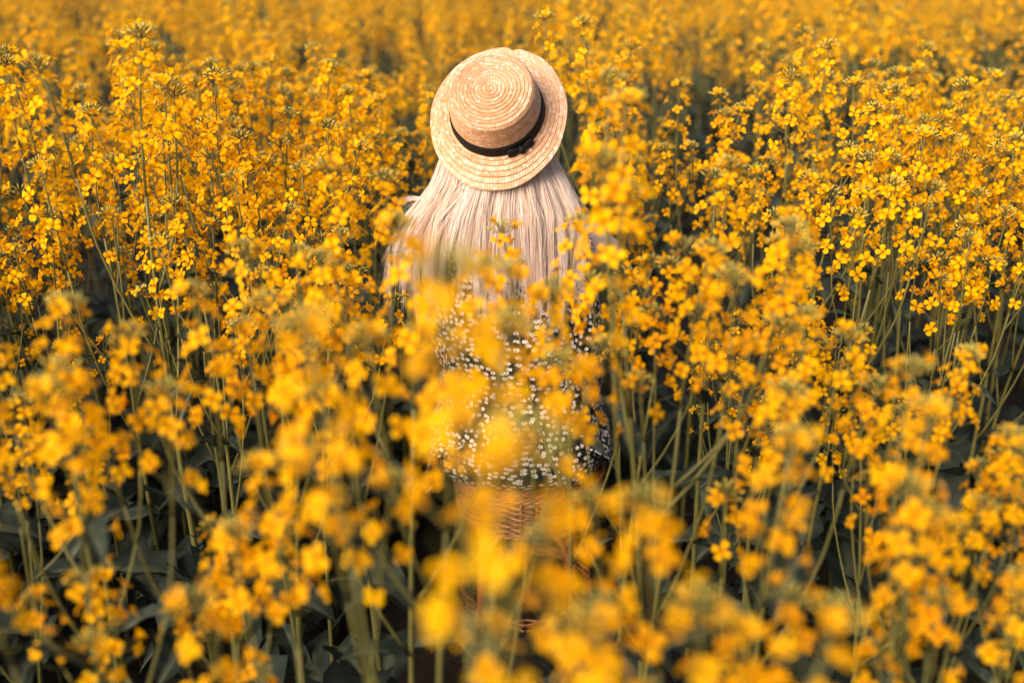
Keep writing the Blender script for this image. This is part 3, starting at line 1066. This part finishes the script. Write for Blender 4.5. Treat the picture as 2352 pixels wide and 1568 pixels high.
# hair: an inner mass and many separate strands gathered in locks
hr = np.random.default_rng(8)
PYK = [300, 345, 420, 500, 600, 700, 760]
CXK = [1143, 1143, 1146, 1136, 1128, 1130, 1132]
HWL = [95, 122, 152, 192, 208, 204, 200]
HWR = [95, 122, 154, 194, 206, 198, 190]
YK = [2.125, 2.09, 2.045, 2.025, 2.022, 2.022, 2.022]
def hair_pt(s, py, dy):
    hw = np.interp(py, PYK, HWL if s < 0 else HWR)
    px = np.interp(py, PYK, CXK) + s * hw
    Yb = np.interp(py, PYK, YK) + .060 * abs(s) ** 2.3 * np.interp(py, [330, 500], [1.0, .9])
    return np.array(at(px, py, float(Yb + dy)))
def hair_end(s):
    e = np.interp(s, [-1, -.85, -.68, -.52, -.36, -.2, 0, .16, .32, .46, .62, .8, 1], [590, 640, 620, 530, 540, 610, 650, 610, 570, 610, 660, 640, 580])
    return float(e)
sh_ = MB()
rowsn, colsn = 22, 41
vs = []
for i in range(rowsn):
    for k in range(colsn):
        s = -0.96 + 1.92 * k / (colsn - 1)
        py = 315 + (hair_end(s) - 95 - 315) * i / (rowsn - 1)
        vs.append(hair_pt(s, py, .012))
hs = hr.uniform(.45, .65, colsn)
sh_.add(vs, [(i * colsn + k, i * colsn + k + 1, (i + 1) * colsn + k + 1, (i + 1) * colsn + k) for i in range(rowsn - 1) for k in range(colsn - 1)], 0, np.tile(hs, rowsn))
NS, NP = 15000, 13
locks = np.sort(hr.uniform(-1, 1, 120))
ltint = hr.normal(.70, .12, 120)
lend = hr.normal(0, 30, 120)
lcurve = hr.normal(0, 20, 120)
lwave = hr.normal(0, 7, 120)
lph = hr.uniform(0, 6.28, 120)
ldep = hr.uniform(-.008, .008, 120)
V, F, T = [], [], []
cnt = 0
for i in range(NS):
    l = hr.integers(0, 120)
    off = hr.normal(0, .020)
    s0 = float(np.clip(locks[l] + off * 1.5, -1.02, 1.02))
    s1 = float(np.clip(locks[l] + off * .7 + hr.normal(0, .012), -1.06, 1.06))
    ep = hair_end(locks[l]) + lend[l] + hr.normal(0, 40)
    dep = ldep[l] + hr.uniform(-.008, .010)
    fly = hr.random() < (.035 if abs(locks[l]) < .8 else .12)
    amp, ph = hr.normal(0, 2.2), hr.uniform(0, 6)
    if fly:
        amp *= 5
        s1 += hr.normal(0, .07)
    pts = []
    for t in np.linspace(0, 1, NP):
        py = 312 + (ep - 312) * t
        s = s0 + (s1 - s0) * t
        p = hair_pt(s, py, dep + .004 * math.sin(ph + 5 * t))
        p[0] += (lcurve[l] * t * t + lwave[l] * t * math.sin(lph[l] + 7 * t) + amp * math.sin(ph + t * 6) * t) * .0009
        pts.append(p)
    pts = np.array(pts)
    rad = (.00050 if not fly else .00028) * np.interp(np.linspace(0, 1, NP), [0, .6, 1], [1, 1, .25])
    d = np.gradient(pts, axis=0)
    d /= np.linalg.norm(d, axis=1)[:, None]
    u = np.cross(d, np.array([0, 1.0, 0]))
    u /= np.linalg.norm(u, axis=1)[:, None]
    w_ = np.cross(d, u)
    a0 = hr.normal(0, .7)
    side = math.cos(a0) * u + math.sin(a0) * w_
    V.append(np.stack([pts - rad[:, None] * side, pts + rad[:, None] * side], 1).reshape(-1, 3))
    F.append(cnt)
    T.append(np.full(NP * 2, float(np.clip(ltint[l] + hr.normal(0, .09), 0, 1))))
    cnt += NP * 2
pat = [(j * 2, j * 2 + 1, j * 2 + 3, j * 2 + 2) for j in range(NP - 1)]
allf = (np.array(pat)[None] + np.array(F)[:, None, None]).reshape(-1, 4)
sh_.add(np.concatenate(V), allf.tolist(), 0, np.concatenate(T))
# a loose wisp blown over the left shoulder
for i in range(36):
    q = hr.normal(0, 1)
    c = [at(992 + q * 3, 440 + q * 4, 2.085), at(972, 456 + q * 3, 2.085), at(950 - hr.uniform(0, 12), 456 + q * 5, 2.09), at(922 + hr.normal(0, 9), 466 + q * 8, 2.10)]
    sh_.tube(smooth_path([tuple(p) for p in c], 8), np.linspace(.0004, .00012, 8), 3, 0, float(np.clip(.8 + hr.normal(0, .1), 0, 1)), cap=False)
link('hair', sh_.mesh('hair', [M['hair']]), person, PINV)

# ------------------------------------------------------------------ wicker stool
stool = bpy.data.objects.new('wicker_stool', None)
COL.objects.link(stool)
stool.location = (SEAT[0], SEAT[1], 0)
tag(stool, 'round reddish woven wicker stool on cane legs under the woman', 'stool')
wr = random.Random(9)
def woven(rad, z0, z1, nst, cane=.0040, taper=0.0):
    """weft canes running in and out round upright stakes"""
    mb = MB()
    rows = int((z1 - z0) / (cane * 2.05))
    n = nst * 4
    for i in range(rows):
        z = z0 + (i + .5) * (z1 - z0) / rows
        pts = []
        rr = rad - taper * (z1 - z)
        t = wr.uniform(.25, .75)
        for k in range(n + 1):
            a = 2 * math.pi * k / n
            q = rr + .0042 * math.cos(math.pi * k / 4 + (math.pi if i % 2 else 0)) + wr.uniform(-.0005, .0005)
            pts.append((q * math.cos(a), q * math.sin(a), z + wr.uniform(-.0012, .0012)))
        mb.tube(pts, cane * wr.uniform(.86, 1.05), 6, 0, t)
    return mb
def stakes(rad, z0, z1, nst, taper=0.0):
    mb = MB()
    for k in range(nst):
        a = 2 * math.pi * (k + .0) / nst
        r0 = rad - taper * (z1 - z0)
        mb.tube([(r0 * math.cos(a), r0 * math.sin(a), z0), (rad * math.cos(a), rad * math.sin(a), z1)], .0040, 6, 0, wr.uniform(.3, .7))
    return mb
def braid(rad, z, thick, n=64):
    mb = MB()
    for s in range(3):
        pts = []
        for k in range(n * 4 + 1):
            a = 2 * math.pi * k / (n * 4)
            ph = k * math.pi / 8 + s * 2.0944
            pts.append(((rad + thick * math.cos(ph)) * math.cos(a), (rad + thick * math.cos(ph)) * math.sin(a), z + thick * .6 * math.sin(ph)))
        mb.tube(pts, thick * .62, 6, 0, wr.uniform(.45, .75))
    return mb
RS = .190
link('seat_apron', woven(RS, .350, .450, 30, taper=.12).mesh('seat_apron', [M['wicker']]), stool)
link('stakes', stakes(RS, .348, .456, 30, .12).mesh('stakes', [M['wicker']]), stool)
link('seat_rim', braid(RS - .001, .456, .0062).mesh('seat_rim', [M['wicker']]), stool)
link('lower_rim', braid(RS - .013, .346, .0052).mesh('lower_rim', [M['wicker']]), stool)
st_ = MB()
for i in range(22):
    r_ = .008 + i * .0081
    pts = []
    n = max(16, int(r_ * 500))
    for k in range(n + 1):
        a = 2 * math.pi * k / n
        pts.append((r_ * math.cos(a), r_ * math.sin(a), .450 + .0022 * math.cos(k * math.pi / 2 + i * math.pi)))
    st_.tube(pts, .0042, 5, 0, wr.uniform(.3, .7))
link('seat', st_.mesh('seat', [M['wicker']]), stool)
for k in range(4):
    a = math.pi / 4 + k * math.pi / 2
    lg = MB()
    c, s = math.cos(a), math.sin(a)
    lg.tube([(r_ * c, r_ * s, z) for r_, z in ((.150, .440), (.155, .36), (.160, .24), (.170, .12), (.178, 0.0))], [.0125, .012, .0115, .0115, .0125], 12, 0, .55)
    leg = link('leg', lg.mesh('leg', [M['wicker']]), stool)
    wb = MB()
    for i in range(14):                                           # cane wound round the foot
        z = .035 + i * .0052
        rc_ = .1755 - .075 * (z - .03)
        wb.tube([(rc_ * c + .0145 * math.cos(b), rc_ * s + .0145 * math.sin(b), z) for b in np.linspace(0, 2 * math.pi, 13)], .0026, 5, 0, wr.uniform(.35, .7))
    link('cane_binding', wb.mesh('cane_binding', [M['wicker']]), leg)
    br = MB()
    a2 = a + math.pi / 2
    p0, p1 = Vector((.160 * c, .160 * s, .22)), Vector((.160 * math.cos(a2), .160 * math.sin(a2), .22))
    mid = (p0 + p1) / 2
    br.tube(smooth_path([p0, p0.lerp(mid, .35) + Vector((0, 0, .085)), mid + Vector((0, 0, .128)), p1.lerp(mid, .35) + Vector((0, 0, .085)), p1], 18), .0075, 8, 0, .6)
    link('brace', br.mesh('brace', [M['wicker']]), stool)
link('foot_ring', woven(.172, .062, .098, 24, .0036).mesh('foot_ring', [M['wicker']]), stool)
